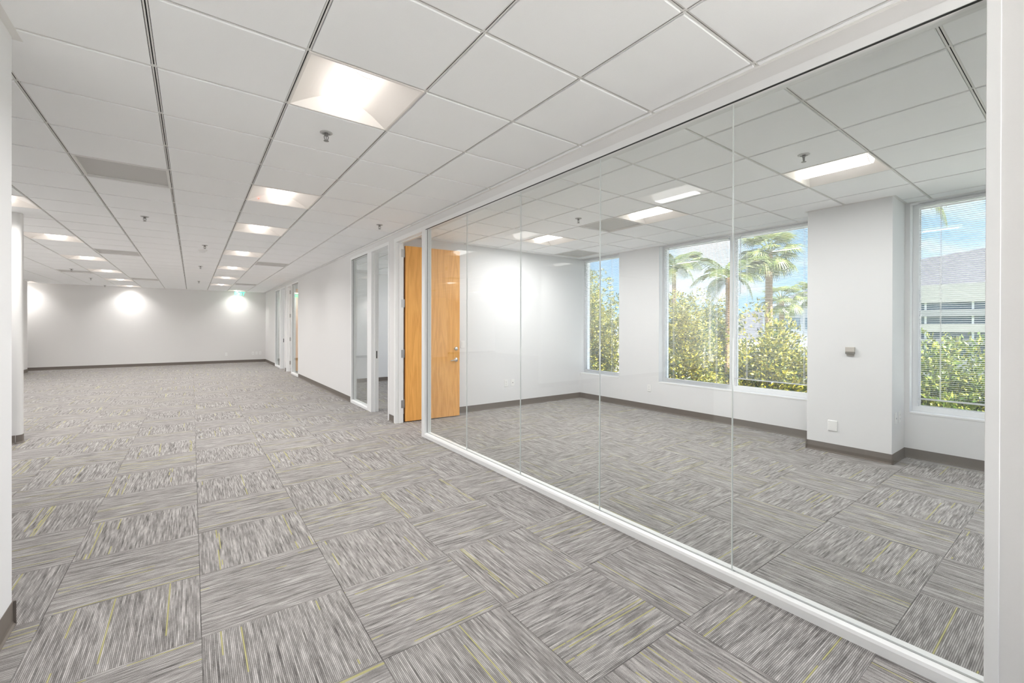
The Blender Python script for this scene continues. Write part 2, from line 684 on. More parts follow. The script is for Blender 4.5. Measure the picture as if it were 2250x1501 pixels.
# wing wall with a rounded end
wing = MB()
ring = []
for k in range(9):
    a = math.pi / 2 * k / 8
    ring.append((-1.66 + 0.045 * math.sin(a), 7.535 - 0.045 * math.cos(a)))
for k in range(9):
    a = math.pi / 2 * k / 8
    ring.append((-1.66 + 0.045 * math.cos(a), 7.57 + 0.045 * math.sin(a)))
ring = [(XL, 7.49)] + ring + [(XL, 7.615)]
nn = len(ring)
for k in range(nn):
    p, q = ring[k], ring[(k + 1) % nn]
    wing.poly([(p[0], p[1], 0), (q[0], q[1], 0), (q[0], q[1], WT), (p[0], p[1], WT)])
struct(wing.obj('wall_left_wing', M_wall))
struct(MB().box(-4.75, -3.95, 17.80, 18.90, 0, WT).obj('wall_left_pier', M_wall, bevel=0.01))
# unseen open-plan left wall and back wall, with openings added to let daylight in
wl = MB()
wl.box(XL - 0.15, XL, YB, YF, 0, 0.30)
wl.box(XL - 0.15, XL, YB, YF, 2.67, WT)
for a, b_ in ((YB, 3.0), (7.4, 7.8), (13.2, YF)):
    wl.box(XL - 0.15, XL, a, b_, 0.30, 2.67)
struct(wl.obj('wall_left_outer', M_wall))
bw = MB()
bw.box(XL, 0.50, YB - 0.15, YB, 0, WT)
bw.box(2.25, OX2, YB - 0.15, YB, 0, WT)
bw.box(0.50, 2.25, YB - 0.15, YB, 0, 0.10)
bw.box(0.50, 2.25, YB - 0.15, YB, 2.66, WT)
struct(bw.obj('wall_back', M_wall))
# office partitions
struct(box(WX2, OX, RY0 - 0.12, RY0, 0, WT).obj('wall_office_near', M_wallc))
struct(box(WX2, OX, RY1, 6.18, 0, WT).obj('wall_office_far', M_wallc))
struct(box(WX2, OX, 10.80, 10.92, 0, WT).obj('wall_office_second', M_wallc))
struct(box(WX2, OX, 14.88, 15.0, 0, WT).obj('wall_office_third', M_wallc))
# outer wall with its window openings
OPEN = [(-2.25, 1.21), (2.02, 4.28), (5.10, 6.06), (7.0, 10.0), (11.6, 14.2), (15.7, 18.6)]
SILL, HEAD = 0.47, 2.695
ow = MB()
y = YB
for a, b_ in OPEN:
    ow.box(OX, OX2, y, a, 0, WT)
    ow.box(OX, OX2, a, b_, 0, SILL)
    ow.box(OX, OX2, a, b_, HEAD, WT)
    y = b_
ow.box(OX, OX2, y, YF + 0.15, 0, WT)
struct(ow.obj('wall_outer', M_wallc))
struct(MB().box(5.69, OX, 1.25, 2.0, 0, WT).obj('wall_pier', M_wallc, bevel=0.003))

# ---- baseboards (cove toe at the foot)
BH = 0.1


def baseboard(name, p, q, nrm, h=BH):
    """p,q: ends of the wall foot line; nrm: direction into the room"""
    p, q, n_ = Vector((*p, 0)), Vector((*q, 0)), Vector((*nrm, 0))
    prof = [(0.0, h), (0.003, h), (0.0035, 0.022), (0.006, 0.010), (0.013, 0.003), (0.013, 0.0), (0.0, 0.0)]
    mb = MB()
    ends = [[tuple(e + n_ * a + Vector((0, 0, z + 0.0003))) for a, z in prof] for e in (p, q)]
    for i in range(len(prof)):
        j = (i + 1) % len(prof)
        mb.poly([ends[0][i], ends[1][i], ends[1][j], ends[0][j]])
    mb.poly(ends[0])
    mb.poly(ends[1][::-1])
    return struct(mb.obj(name, M_base))


baseboard('baseboard_far', (XL, YF), (WX, YF), (0, -1))
baseboard('baseboard_right', (WX, 17.06), (WX, YF), (-1, 0))
baseboard('baseboard_right', (WX, 14.82), (WX, 15.01), (-1, 0))
baseboard('baseboard_right', (WX, 8.11), (WX, 12.93), (-1, 0))
baseboard('baseboard_right', (WX, 5.995), (WX, 6.172), (-1, 0))
baseboard('baseboard_right', (WX, YB), (WX, 0.21), (-1, 0))
baseboard('baseboard_left', (-0.667, YB), (-0.667, 2.958), (1, 0), 0.11)
baseboard('baseboard_left_end', (-0.80, 2.958), (-0.654, 2.958), (0, 1), 0.11)
baseboard('baseboard_wing', (XL, 7.49), (-1.665, 7.49), (0, -1))
wb = MB()
rr = ring[1:-1]
for k in range(len(rr) - 1):
    def off(p, e):
        c = (-1.66, min(max(p[1], 7.535), 7.57))
        d = Vector((p[0] - c[0], p[1] - c[1])).normalized()
        return (p[0] + d[0] * e, p[1] + d[1] * e)
    for e0, z0, e1, z1 in ((0.0, BH, 0.003, BH), (0.003, BH, 0.0035, 0.022), (0.0035, 0.022, 0.013, 0.002), (0.013, 0.002, 0.013, 0)):
        p0, q0, p1, q1 = off(rr[k], e0), off(rr[k + 1], e0), off(rr[k], e1), off(rr[k + 1], e1)
        wb.poly([(*p0, z0), (*q0, z0), (*q1, z1), (*p1, z1)])
struct(wb.obj('baseboard_wing_end', M_base))
baseboard('baseboard_pier', (-3.95, 17.80), (-3.95, 18.90), (1, 0))
baseboard('baseboard_office_far', (WX2, RY1), (OX, RY1), (0, -1))
baseboard('baseboard_window', (OX, 2.0), (OX, RY1), (-1, 0))
baseboard('baseboard_window', (OX, RY0), (OX, 1.25), (-1, 0))
baseboard('baseboard_column', (5.69, 1.237), (5.69, 2.013), (-1, 0))
baseboard('baseboard_column_near', (5.677, 1.25), (OX, 1.25), (0, -1))
baseboard('baseboard_column_far', (5.677, 2.0), (OX, 2.0), (0, 1))
baseboard('baseboard_office_near', (WX2, RY0), (OX, RY0), (0, 1))
baseboard('baseboard_second', (WX2, 10.80), (OX, 10.80), (0, -1))
baseboard('baseboard_third', (WX2, 14.88), (OX, 14.88), (0, -1))

# ---- wall angle at the ceiling edges
tn = [0]


def angle(x0, x1, y0, y1):
    tn[0] += 1
    struct(box(x0, x1, y0, y1, CE - 0.0025, CE + 0.012).obj('trim_%d' % tn[0], M_tee))


AW = 0.022
angle(WX - AW, WX, 0.0 + YB, YF)
angle(XL, WX - AW, YF - AW, YF)
angle(-0.667, -0.667 + 0.03, YB, 2.958)
angle(-0.80, -0.637, 2.958, 2.958 + AW)
angle(XL, -1.64, 7.49 - AW, 7.49)
angle(-3.95, -3.95 + AW, 17.80, 18.90)
angle(WX2, OX, RY1 - AW, RY1)
angle(WX2, WX2 + AW, RY0, RY1 - AW)
angle(OX - AW, OX, 2.0, RY1 - AW)
angle(OX - AW, OX, RY0, 1.25)
angle(5.69 - AW, 5.69, 1.25 - AW, 2.0 + AW)
angle(5.69, OX - AW, 1.25 - AW, 1.25)
angle(5.69, OX - AW, 2.0, 2.0 + AW)
angle(WX2, OX, 10.80 - AW, 10.80)

# ------------------------------------------------------------------ glass wall of the near office
GX0, GX1 = 2.370, 2.382
FB = 2.42
gw = struct(empty('wall_glass', (2.38, 2.6, 0)))


def lpart(mb, name, m, parent, bevel=0.0, smooth=False):
    """part built in world coordinates under a moved parent"""
    o = mb.obj(name, m, parent, bevel, smooth)
    o.matrix_parent_inverse = Matrix.Translation(-Vector(parent.location))
    return o


def frame_bits(parent, ya, yb, sill=True, z1=2.587, ztop=2.630, lo=0.04, hi=0.05):
    """painted glazing frame from ya to yb"""
    mb = MB()
    mb.box(WX - 0.004, WX + 0.002, ya, yb, z1, ztop)
    mb.box(WX + 0.022, FB, ya, yb, z1, ztop)
    lpart(mb, 'frame_head', M_frame, parent)
    mb = box(WX + 0.002, WX + 0.022, ya, yb, z1 + 0.001, z1 + 0.02)
    lpart(mb, 'gasket', M_gasket, parent)
    mb = box(WX - 0.004, FB, ya, ya + lo, 0, z1)
    lpart(mb, 'frame_post', M_frame, parent, 0.0015)
    mb = box(WX - 0.004, FB, yb - hi, yb, 0, z1)
    lpart(mb, 'frame_post', M_frame, parent, 0.0015)
    lpart(box(WX + 0.03, GX0 - 0.0005, yb - hi - 0.0012, yb - hi, 0.056, z1), 'gasket', M_gasket, parent)
    if sill:
        mb = MB()
        ys, ye = ya + lo, yb - hi
        prof = [(WX - 0.004, 0), (WX - 0.004, 0.040), (WX + 0.004, 0.052), (WX + 0.030, 0.056), (GX0 - 0.002, 0.056),
                (GX0 - 0.002, 0.050), (GX1 + 0.001, 0.050), (GX1 + 0.001, 0.057), (FB, 0.057), (FB, 0)]
        A = [(x, ys, z) for x, z in prof]
        B = [(x, ye, z) for x, z in prof]
        for i in range(len(prof)):
            j = (i + 1) % len(prof)
            mb.poly([A[i], B[i], B[j], A[j]])
        mb.poly(A)
        mb.poly(B[::-1])
        lpart(mb, 'frame_sill', M_frame, parent)
        lpart(box(GX0 - 0.0018, GX0 - 0.0002, ys, ye, 0.051, 0.0565), 'gasket', mat('grey gasket', (0.25, 0.25, 0.25, 1), 0.6), parent)


frame_bits(gw, 0.216, 5.035, lo=0.037, hi=0.06)
SEAMS = [0.245, 1.190, 2.143, 3.080, 4.022, 4.985]
for a, b_ in zip(SEAMS[:-1], SEAMS[1:]):
    lpart(box(GX0, GX1, a + 0.002, b_ - 0.002, 0.051, 2.60), 'glass_panel', M_glass, gw)
for s_ in SEAMS[1:-1]:
    lpart(box(GX0 + 0.001, GX1 - 0.001, s_ - 0.0019, s_ + 0.0019, 0.052, 2.60), 'joint_seal', M_joint, gw)


# ------------------------------------------------------------------ doors
def hinge_mesh():
    mb = MB()
    mb.lathe([(0.007, -0.057), (0.0075, -0.055), (0.0075, 0.055), (0.007, 0.057)], seg=10)
    mb.lathe([(0.0045, 0.057), (0.0045, 0.063), (0.002, 0.066)], seg=8)
    mb.box(-0.046, -0.004, -0.0022, 0.0008, -0.057, 0.057)        # leaf on the jamb
    mb.box(0.003, 0.005, 0.004, 0.045, -0.057, 0.057)             # leaf on the door edge
    for zz in (-0.04, 0.0, 0.04):
        mb.lathe([(0.004, -0.0035), (0.0035, -0.0022)], (-0.028 + 0.01 * (zz == 0), 0, zz), 8, 'y')
    return mb.mesh('hinge', M_nickel, smooth=False)


HINGE = hinge_mesh()


def door_unit(name, ya, yb, leaf=True, hinge_ang=-4.3):
    """painted frame with the hinge jamb at yb and a leaf opened into the office"""
    d = struct(empty(name, (WX, (ya + yb) / 2, 0)))
    # frame: casing face plus stepped jamb
    mb = MB()
    mb.box(WX - 0.006, WX2 + 0.006, yb - 0.055, yb, 0, 2.575)
    mb.box(WX + 0.045, WX + 0.072, yb - 0.069, yb - 0.055, 0, 2.561)
    lpart(mb, 'door_jamb', M_frame, d, 0.0012)
    mb = MB()
    mb.box(WX - 0.006, WX2 + 0.006, ya, ya + 0.022, 0, 2.575)
    mb.box(WX + 0.045, WX + 0.072, ya + 0.022, ya + 0.034, 0, 2.561)
    lpart(mb, 'door_jamb', M_frame, d, 0.0012)
    mb = MB()
    mb.box(WX - 0.006, WX2 + 0.006, ya, yb, 2.575, 2.630)
    mb.box(WX + 0.045, WX + 0.072, ya + 0.034, yb - 0.069, 2.561, 2.575)
    lpart(mb, 'door_head', M_frame, d, 0.0012)
    yj = yb - 0.055
    if leaf:
        w = yj - ya - 0.03
        pv = Vector((2.462, yj + 0.002, 0))
        lf = MB()
        lf.box(0.006, w, 0.0, 0.045, 0.012, 2.545)
        o = lf.obj('door_leaf', [M_wood], d, 0.0015)
        o.matrix_parent_inverse = Matrix.Translation(-Vector(d.location))
        o.location = (pv.x + 0.012, pv.y, 0)
        o.rotation_euler = (0, 0, math.radians(hinge_ang))
        ed = MB().box(0.0045, 0.006, 0.001, 0.044, 0.013, 2.544).obj('edge_band', M_woode, o)
        # lever set and deadbolt on the face that looks back at the corridor
        hx = w - 0.062
        lv = MB()
        lv.lathe([(0.0, 0.0), (0.030, 0.0), (0.030, -0.006), (0.027, -0.010), (0.012, -0.012), (0.012, -0.034), (0.0, -0.034)],
                 (hx, 0, 0.873), 20, 'y')
        lv.tube([(hx + 0.004, -0.040, 0.873), (hx - 0.02, -0.042, 0.873), (hx - 0.06, -0.043, 0.870), (hx - 0.105, -0.038, 0.862)],
                [0.010, 0.010, 0.0085, 0.0065], 10)
        lv.obj('lever_handle', M_chrome, o, smooth=True)
        db = MB()
        db.lathe([(0.0, 0.0), (0.029, 0.0), (0.029, -0.006), (0.022, -0.018), (0.019, -0.020), (0.0, -0.020)], (hx, 0, 1.045), 20, 'y')
        db.box(hx - 0.002, hx + 0.002, -0.0205, -0.0195, 1.037, 1.053)
        db.obj('deadbolt', M_chrome, o, smooth=True)
        for zz in (0.268, 0.990, 1.713, 2.434):
            h = put('hinge', HINGE, d)
            h.matrix_parent_inverse = Matrix.Translation(-Vector(d.location))
            h.location = (pv.x, pv.y, zz)
    return d


door_unit('door_1', 5.035, 5.986)


def opening_unit(name, wname, ya, yb, ym0, ym1):
    """doorway from ya to ym0, mullion ym0..ym1, glazed sidelight ym1..yb"""
    d = struct(empty(name, (WX, (ya + ym0) / 2, 0)))
    mb = MB()
    mb.box(WX - 0.006, WX2 + 0.006, ya, ya + 0.045, 0, 2.582)
    lpart(mb, 'door_jamb', M_frame, d, 0.0012)
    mb = MB()
    mb.box(WX - 0.006, WX2 + 0.006, ym0, ym1, 0, 2.582)
    mb.box(WX + 0.045, WX + 0.072, ym0 - 0.013, ym0, 0, 2.568)
    lpart(mb, 'door_jamb', M_frame, d, 0.0012)
    mb = MB()
    mb.box(WX - 0.006, WX2 + 0.006, ya, ym1, 2.582, 2.630)
    lpart(mb, 'door_head', M_frame, d, 0.0012)
    mb = MB()
    mb.box(WX2 - 0.045, WX2 - 0.017, ym0 - 0.0022, ym0 + 0.001, 0.865, 0.985, 0)
    mb.box(WX2 - 0.039, WX2 - 0.023, ym0 - 0.0026, ym0 - 0.0021, 0.885, 0.965, 1)
    lpart(mb, 'strike_plate', [mat('dark bronze', (0.06, 0.05, 0.045, 1), 0.4, 0.8), M_slotb], d)
    return d


def sidelight(name, ya, yb):
    w = struct(empty(name, (WX, (ya + yb) / 2, 0)))
    frame_bits(w, ya, yb, lo=0.02, hi=0.045)
    lpart(box(GX0, GX1, ya + 0.014, yb - 0.04, 0.051, 2.60), 'glass_pane', M_glass, w)
    return w


opening_unit('door_2', '', 6.176, 8.10, 6.958, 7.142)
sidelight('window_5', 7.142, 8.10)
sidelight('window_6', 12.94, 13.96)
door_unit('door_3', 13.96, 14.80)
opening_unit('door_4', '', 15.02, 17.05, 15.82, 16.0)
sidelight('window_7', 16.0, 17.05)


# ------------------------------------------------------------------ outer windows
def window(name, ya, yb, mull):
    w = struct(empty(name, (6.30, (ya + yb) / 2, SILL)))
    # sill board, reveal returns belong to the wall; painted sill on top
    lpart(box(OX - 0.004, 6.262, ya + 0.001, yb - 0.001, SILL, SILL + 0.018), 'sill', M_frame, w, 0.002)
    z0, z1 = SILL + 0.018, HEAD
    x0, x1 = 6.262, 6.335
    lpart(box(x0, x1, ya, yb, z0, z0 + 0.052), 'frame_bottom', M_sash, w, 0.002)
    lpart(box(x0, x1, ya, yb, z1 - 0.045, z1), 'frame_top', M_sash, w, 0.002)
    lpart(box(x0, x1, ya, ya + 0.05, z0 + 0.052, z1 - 0.045), 'frame_side', M_sash, w, 0.002)
    lpart(box(x0, x1, yb - 0.05, yb, z0 + 0.052, z1 - 0.045), 'frame_side', M_sash, w, 0.002)
    ys = [ya + 0.05]
    for m_ in mull:
        lpart(box(x0, x1, m_ - 0.045, m_ + 0.045, z0 + 0.052, z1 - 0.045), 'mullion', M_sash, w, 0.002)
        ys += [m_ - 0.045, m_ + 0.045]
    ys.append(yb - 0.05)
    for a, b_ in zip(ys[::2], ys[1::2]):
        bd = MB()
        bd.box(x0 + 0.020, x0 + 0.034, a, a + 0.012, z0 + 0.052, z1 - 0.045)
        bd.box(x0 + 0.020, x0 + 0.034, b_ - 0.012, b_, z0 + 0.052, z1 - 0.045)
        bd.box(x0 + 0.020, x0 + 0.034, a + 0.012, b_ - 0.012, z0 + 0.052, z0 + 0.064)
        bd.box(x0 + 0.020, x0 + 0.034, a + 0.012, b_ - 0.012, z1 - 0.057, z1 - 0.045)
        lpart(bd, 'glazing_bead', M_frame, w)
        lpart(box(x0 + 0.036, x0 + 0.044, a, b_, z0 + 0.052, z1 - 0.045), 'pane', M_wglass, w)
    return w


window('window_1', 5.10, 6.06, [])
window('window_2', 2.02, 4.28, [3.135])
window('window_3', -2.25, 1.21, [0.13, -1.05])  # unseen panes beyond the blind lengthened to let in more daylight
window('added_window_4', 7.0, 10.0, [8.5])  # unseen window, added to give the second office daylight
window('window_8', 11.6, 14.2, [12.9])
window('window_9', 15.7, 18.6, [17.1])

# ------------------------------------------------------------------ blinds
PITCH = 0.0205


def blind(ya, yb, zbot, label, wand=True):
    x = 6.228
    b = tag(empty('window_blind', (x, (ya + yb) / 2, HEAD)), label, 'blind', 'aluminium blinds in the glass office')
    wd = yb - ya
    hr = MB().box(-0.0135, 0.0135, -wd / 2, wd / 2, -0.032, -0.004)
    hr.obj('headrail', M_sash, b, 0.001)
    # slat: shallow arc, room edge raised
    me = MB()
    n = 4
    t = math.radians(6.5)
    pr = []
    for k in range(n + 1):
        u = -0.0125 + 0.025 * k / n
        z = 0.0022 * (1 - (u / 0.0125) ** 2)
        pr.append((u * math.cos(t) + z * math.sin(t), -u * math.sin(t) + z * math.cos(t)))
    for k in range(n):
        (u0, z0), (u1, z1) = pr[k], pr[k + 1]
        for dz in (0, -0.0004):
            me.poly([(u0, -wd / 2 + 0.003, z0 + dz), (u1, -wd / 2 + 0.003, z1 + dz), (u1, wd / 2 - 0.003, z1 + dz), (u0, wd / 2 - 0.003, z0 + dz)])
    sm = me.mesh('slat', M_slat, smooth=True)
    top = -0.045
    bot = zbot - HEAD
    z = top
    extra = 0
    while z > bot + 0.022:
        put('slat', sm, b, (0, 0, z))
        z -= PITCH
    br = MB().box(-0.0125, 0.0125, -wd / 2, wd / 2, bot, bot + 0.014)
    br.obj('bottom_rail', M_slat, b, 0.001)
    k = max(2, int(round(wd / 0.42)))
    for q in range(k):
        yy = -wd / 2 + wd * (q + 0.5) / k if k > 2 else (-wd / 2 + 0.17 if q == 0 else wd / 2 - 0.17)
        c = MB()
        c.box(-0.0140, -0.0132, yy - 0.0012, yy + 0.0012, bot + 0.01, top + 0.03)
        c.box(0.0132, 0.0140, yy - 0.0012, yy + 0.0012, bot + 0.01, top + 0.03)
        c.box(-0.0146, -0.0136, yy + 0.004, yy + 0.0056, bot + 0.01, top + 0.03)
        c.obj('ladder_cord', M_cord, b)
    if wand:
        wv = MB().tube([(-0.026, wd / 2 - 0.09, -0.03), (-0.026, wd / 2 - 0.09, -0.85)], 0.004, 6)
        wv.obj('tilt_wand', mat('clear wand', (0.75, 0.78, 0.78, 1), 0.2), b, smooth=True)
    return b


blind(5.150, 6.020, 0.545, 'white slatted blind in the narrow window beside the room corner', False)
blind(3.180, 4.225, 0.545, 'white slatted blind lowered to the sill in the middle window', True)
blind(2.050, 3.090, 0.650, 'white slatted blind stopping short of the sill next to the column', True)
blind(0.175, 1.155, 0.620, 'white slatted blind in the window beyond the thermostat column', False)


# ------------------------------------------------------------------ ceiling lights
def light_meshes():
    h = U / 2 - 0.004
    fr = MB()                                   # flange
    for a in (((-h, -h), (h, -h + 0.012)), ((-h, h - 0.012), (h, h)), ((-h, -h + 0.012), (-h + 0.012, h - 0.012)), ((h - 0.012, -h + 0.012), (h, h - 0.012))):
        fr.box(a[0][0], a[1][0], a[0][1], a[1][1], -0.0005, 0.006)
    pan = MB()
    i0 = h - 0.012
    lw, ly = 0.100, 0.238
    rise = 0.085
    n = 7
    for s in (-1, 1):
        prev = None
        for k in range(n + 1):
            t = k / n
            x = i0 + (lw - i0) * t
            z = rise * (0.7 * t + 0.3 * math.sin(t * math.pi / 2))
            yy = i0 + (ly - i0) * (z / rise)
            cur = (s * x, yy, z)
            if prev:
                pan.poly([(prev[0], -prev[1], prev[2]), (prev[0], prev[1], prev[2]), (cur[0], cur[1], cur[2]), (cur[0], -cur[1], cur[2])])
            prev = cur
    for s in (-1, 1):                           # end plates follow the wing curve
        outer = [(-i0, s * i0, 0.0), (i0, s * i0, 0.0)]
        edge = []
        for k in range(n + 1):
            t = k / n
            z = rise * (0.7 * t + 0.3 * math.sin(t * math.pi / 2))
            edge.append((i0 + (lw - i0) * t, s * (i0 + (ly - i0) * (z / rise)), z))
        for k in range(n):
            p, q = edge[k], edge[k + 1]
            pan.poly([p, q, (-q[0], q[1], q[2]), (-p[0], p[1], p[2])])
    lens = MB()
    m = 12
    arc = []
    for k in range(m + 1):
        a = math.pi * k / m
        arc.append((-0.098 * math.cos(a), rise - 0.002 - 0.080 * math.sin(a)))
    for k in range(m):
        (x0, z0), (x1, z1) = arc[k], arc[k + 1]
        lens.poly([(x0, -ly, z0), (x1, -ly, z1), (x1, ly, z1), (x0, ly, z0)])
    cap = MB()
    for s in (-1,):
        for k in range(m):
            (x0, z0), (x1, z1) = arc[k], arc[k + 1]
            e = 0.0035
            cap.poly([(x0, s * (ly + 0.003), z0), (x1, s * (ly + 0.003), z1), (x1, s * (ly - 0.001), z1 - 0.0015), (x0, s * (ly - 0.001), z0 - 0.0015)])
        cap.poly([(x, s * (ly + 0.0025), z) for x, z in arc], 1)
    return (fr.mesh('flange', M_pan), pan.mesh('reflector', M_pan, smooth=False), lens.mesh('lens', M_lens, smooth=True),
            cap.mesh('lens_cap', [mat('lens cap', (0.72, 0.60, 0.50, 1), 0.5), M_lens]))


LM = light_meshes()
lampd = bpy.data.lights.new('fixture lamp', 'AREA')
lampd.shape = 'RECTANGLE'
lampd.size = 0.10
lampd.size_y = 0.44
lampd.energy = LAMP_W
lampd.color = (1.0, 0.98, 0.955)
lampd.spread = math.radians(155)
lampr = lampd.copy()
lampr.energy = LAMP_W * 1.35
lampr.color = (1.0, 0.99, 0.98)
lampr.spread = math.radians(178)


lampf = lampd.copy()
lampf.energy = LAMP_W * 0.5
lampf.spread = math.radians(128)
lampc = lampr.copy()
lampc.energy = LAMP_W * 0.6


def ceiling_light(i, j, label, group, room=False):
    t = tag(empty('ceiling_light', (gx(i) + U / 2, gy(j) + U / 2, CE)), label, 'ceiling light', group)
    for nm, me in zip(('flange', 'reflector', 'lens'), LM):
        p = put(nm, me, t)
        if nm == 'lens':
            put('lens_cap', LM[3], p)
            put('lens_cap', LM[3], p, rz=math.pi)
    lo_ = bpy.data.objects.new('lamp', (lampc if (i, j) == (7, -3) else lampr) if room else (lampf if j >= 26 else lampd))
    COL.objects.link(lo_)
    lo_.parent = t
    lo_.location = (0, 0, -0.001)
    return t


ORD = ['first', 'second', 'third', 'fourth', 'fifth', 'sixth', 'seventh']
for k, (i, j) in enumerate(LIGHTS_A):
    if k == 7:
        lb = 'last ceiling light touching the far wall above the green exit sign'
    else:
        lb = '%s recessed ceiling light from the camera in the row along the glass wall' % ORD[k]
    t = ceiling_light(i, j, lb, 'ceiling lights along the glass wall')
    if k == 1:
        MB().lathe([(0.0, 0.0), (0.006, 0.0), (0.006, 0.004), (0.0, 0.005)], (-0.19, 0.262, 0.022), 8).obj('indicator_lamp', M_red, t)['label'] = 'small red indicator dot'
for k, (i, j) in enumerate(LIGHTS_B):
    ceiling_light(i, j, '%s recessed ceiling light from the camera in the row past the left wing wall' % ORD[k],
                  'ceiling lights on the open plan left side')
for k, (i, j) in enumerate(LIGHTS_C):
    ceiling_light(i, j, ['ceiling light at the far left corner, glowing above the distant pier',
                         'hidden ceiling light deep in the open plan, middle of its row',
                         'hidden ceiling light deep in the open plan just past the wing wall',
                         'hidden ceiling light by the outer left windows, farther one',
                         'hidden ceiling light by the outer left windows, nearer one'][k], 'ceiling lights deep in the open plan')
for k, (i, j) in enumerate(LIGHTS_R):
    ceiling_light(i, j, ['ceiling light inside the glass office nearest the column', 'middle ceiling light inside the glass office',
                         'ceiling light inside the glass office nearest the wooden door',
                         'added fill light in the glass office, unseen behind the right end wall'][k], 'ceiling lights in the glass office', True)
for k, (i, j) in enumerate(LIGHTS_O):
    ceiling_light(i, j, ['ceiling light in the second office behind the narrow sidelight', 'ceiling light in the third office, first from the glass office',
                         'ceiling light in the third office behind the far wooden door', 'ceiling light in the last office, nearer one',
                         'ceiling light in the last office by the far wall'][k], 'ceiling lights in the farther offices', True)


# ------------------------------------------------------------------ ceiling vents
def vent_meshes():
    h = U / 2 - 0.006
    fr = MB()
    for a in (((-h, -h), (h, -h + 0.016)), ((-h, h - 0.016), (h, h)), ((-h, -h + 0.016), (-h + 0.016, h - 0.016)), ((h - 0.016, -h + 0.016), (h, h - 0.016))):
        fr.box(a[0][0], a[1][0], a[0][1], a[1][1], -0.001, 0.024)
    pl = MB().box(-h + 0.016, h - 0.016, -h + 0.016, h - 0.016, 0.018, 0.020)
    return fr.mesh('vent_frame', M_tee), pl.mesh('perforated_panel', M_vent)


VM = vent_meshes()
VL = ['square perforated ceiling vent between the two light rows nearest the camera',
      'perforated ceiling vent beside the second left-row light, far from the camera',
      'perforated ceiling vent at the open plan left edge near the third sprinkler',
      'small distant ceiling vent between the light rows before the far wall',
      'perforated ceiling vent near the door wall halfway down the corridor',
      'distant ceiling vent near the door wall before the exit sign']
VLR = ['grey ceiling vent inside the glass office between two lights', 'corner ceiling vent inside the glass office over the narrow window']
for (i, j), lb in list(zip(VENTS_A, VL)) + list(zip(VENTS_R, VLR)):
    t = tag(empty('ceiling_vent', (gx(i) + U / 2, gy(j) + U / 2, CE)), lb, 'vent', 'perforated ceiling vents')
    put('vent_frame', VM[0], t)
    put('perforated_panel', VM[1], t)


# ------------------------------------------------------------------ sprinklers and detectors
def sprinkler_meshes():
    e = MB().lathe([(0.0, 0.0), (0.041, 0.0), (0.041, -0.002), (0.034, -0.006), (0.024, -0.007), (0.024, -0.002), (0.0, -0.002)], seg=24)
    b = MB()
    b.lathe([(0.0, 0.0), (0.013, 0.0), (0.013, -0.016), (0.009, -0.019), (0.009, -0.024), (0.0, -0.024)], seg=12)
    for s in (-1, 1):
        b.tube([(s * 0.009, 0, -0.018), (s * 0.014, 0, -0.030), (s * 0.010, 0, -0.046), (0, 0, -0.053)], 0.0028, 6)
    b.tube([(0, 0, -0.022), (0, 0, -0.050)], 0.0026, 6)
    b.lathe([(0.0, -0.052), (0.005, -0.053), (0.017, -0.055), (0.017, -0.0565), (0.0, -0.0575)], seg=14)
    return e.mesh('escutcheon', mat('grey escutcheon', (0.50, 0.50, 0.49, 1), 0.4, 0.3), smooth=False), b.mesh('sprinkler_head', mat('dull chrome', (0.30, 0.29, 0.28, 1), 0.35, 0.9), smooth=False)


SM = sprinkler_meshes()
SP = [((0.741, 3.143), 'chrome pendant sprinkler just past the nearest corridor ceiling light'),
      ((-0.462, 6.847), 'chrome pendant sprinkler between the two light rows past the square vent'),
      ((0.168, 8.672), 'chrome pendant sprinkler beside the smoke detector, mid ceiling'),
      ((0.150, 11.744), 'chrome pendant sprinkler in mid corridor past the smoke detector'),
      ((0.160, 15.665), 'small distant chrome sprinkler before the far wall, mid ceiling'),
      ((1.968, 5.559), 'chrome pendant sprinkler above the wooden door near the glass wall'),
      ((-2.255, 14.122), 'dark pendant sprinkler left of the third left-row ceiling light'),
      ((-2.249, 16.462), 'dark pendant sprinkler left of the fourth left-row ceiling light'),
      ((-2.278, 19.106), 'tiny dark sprinkler against the top of the far wall'),
      ((3.786, 1.358), 'sprinkler inside the glass office beside the light nearest the column'),
      ((3.802, 3.780), 'sprinkler inside the glass office in the middle of the ceiling')]
for (x, y), lb in SP:
    t = tag(empty('sprinkler', (x, y, CE)), lb, 'sprinkler', 'ceiling sprinklers')
    put('escutcheon', SM[0], t)
    put('sprinkler_head', SM[1], t)
sd = tag(empty('smoke_detector', (0.15, 9.25, CE)), 'round white smoke detector on the mid corridor ceiling', 'smoke detector')
MB().lathe([(0.0, 0.0), (0.065, 0.0), (0.065, -0.012), (0.055, -0.020), (0.0, -0.020)], seg=24).obj('base', M_plate, sd)
MB().lathe([(0.0, -0.020), (0.042, -0.020), (0.042, -0.030), (0.030, -0.042), (0.0, -0.044)], seg=24).obj('sensor_cap', M_plate, sd)

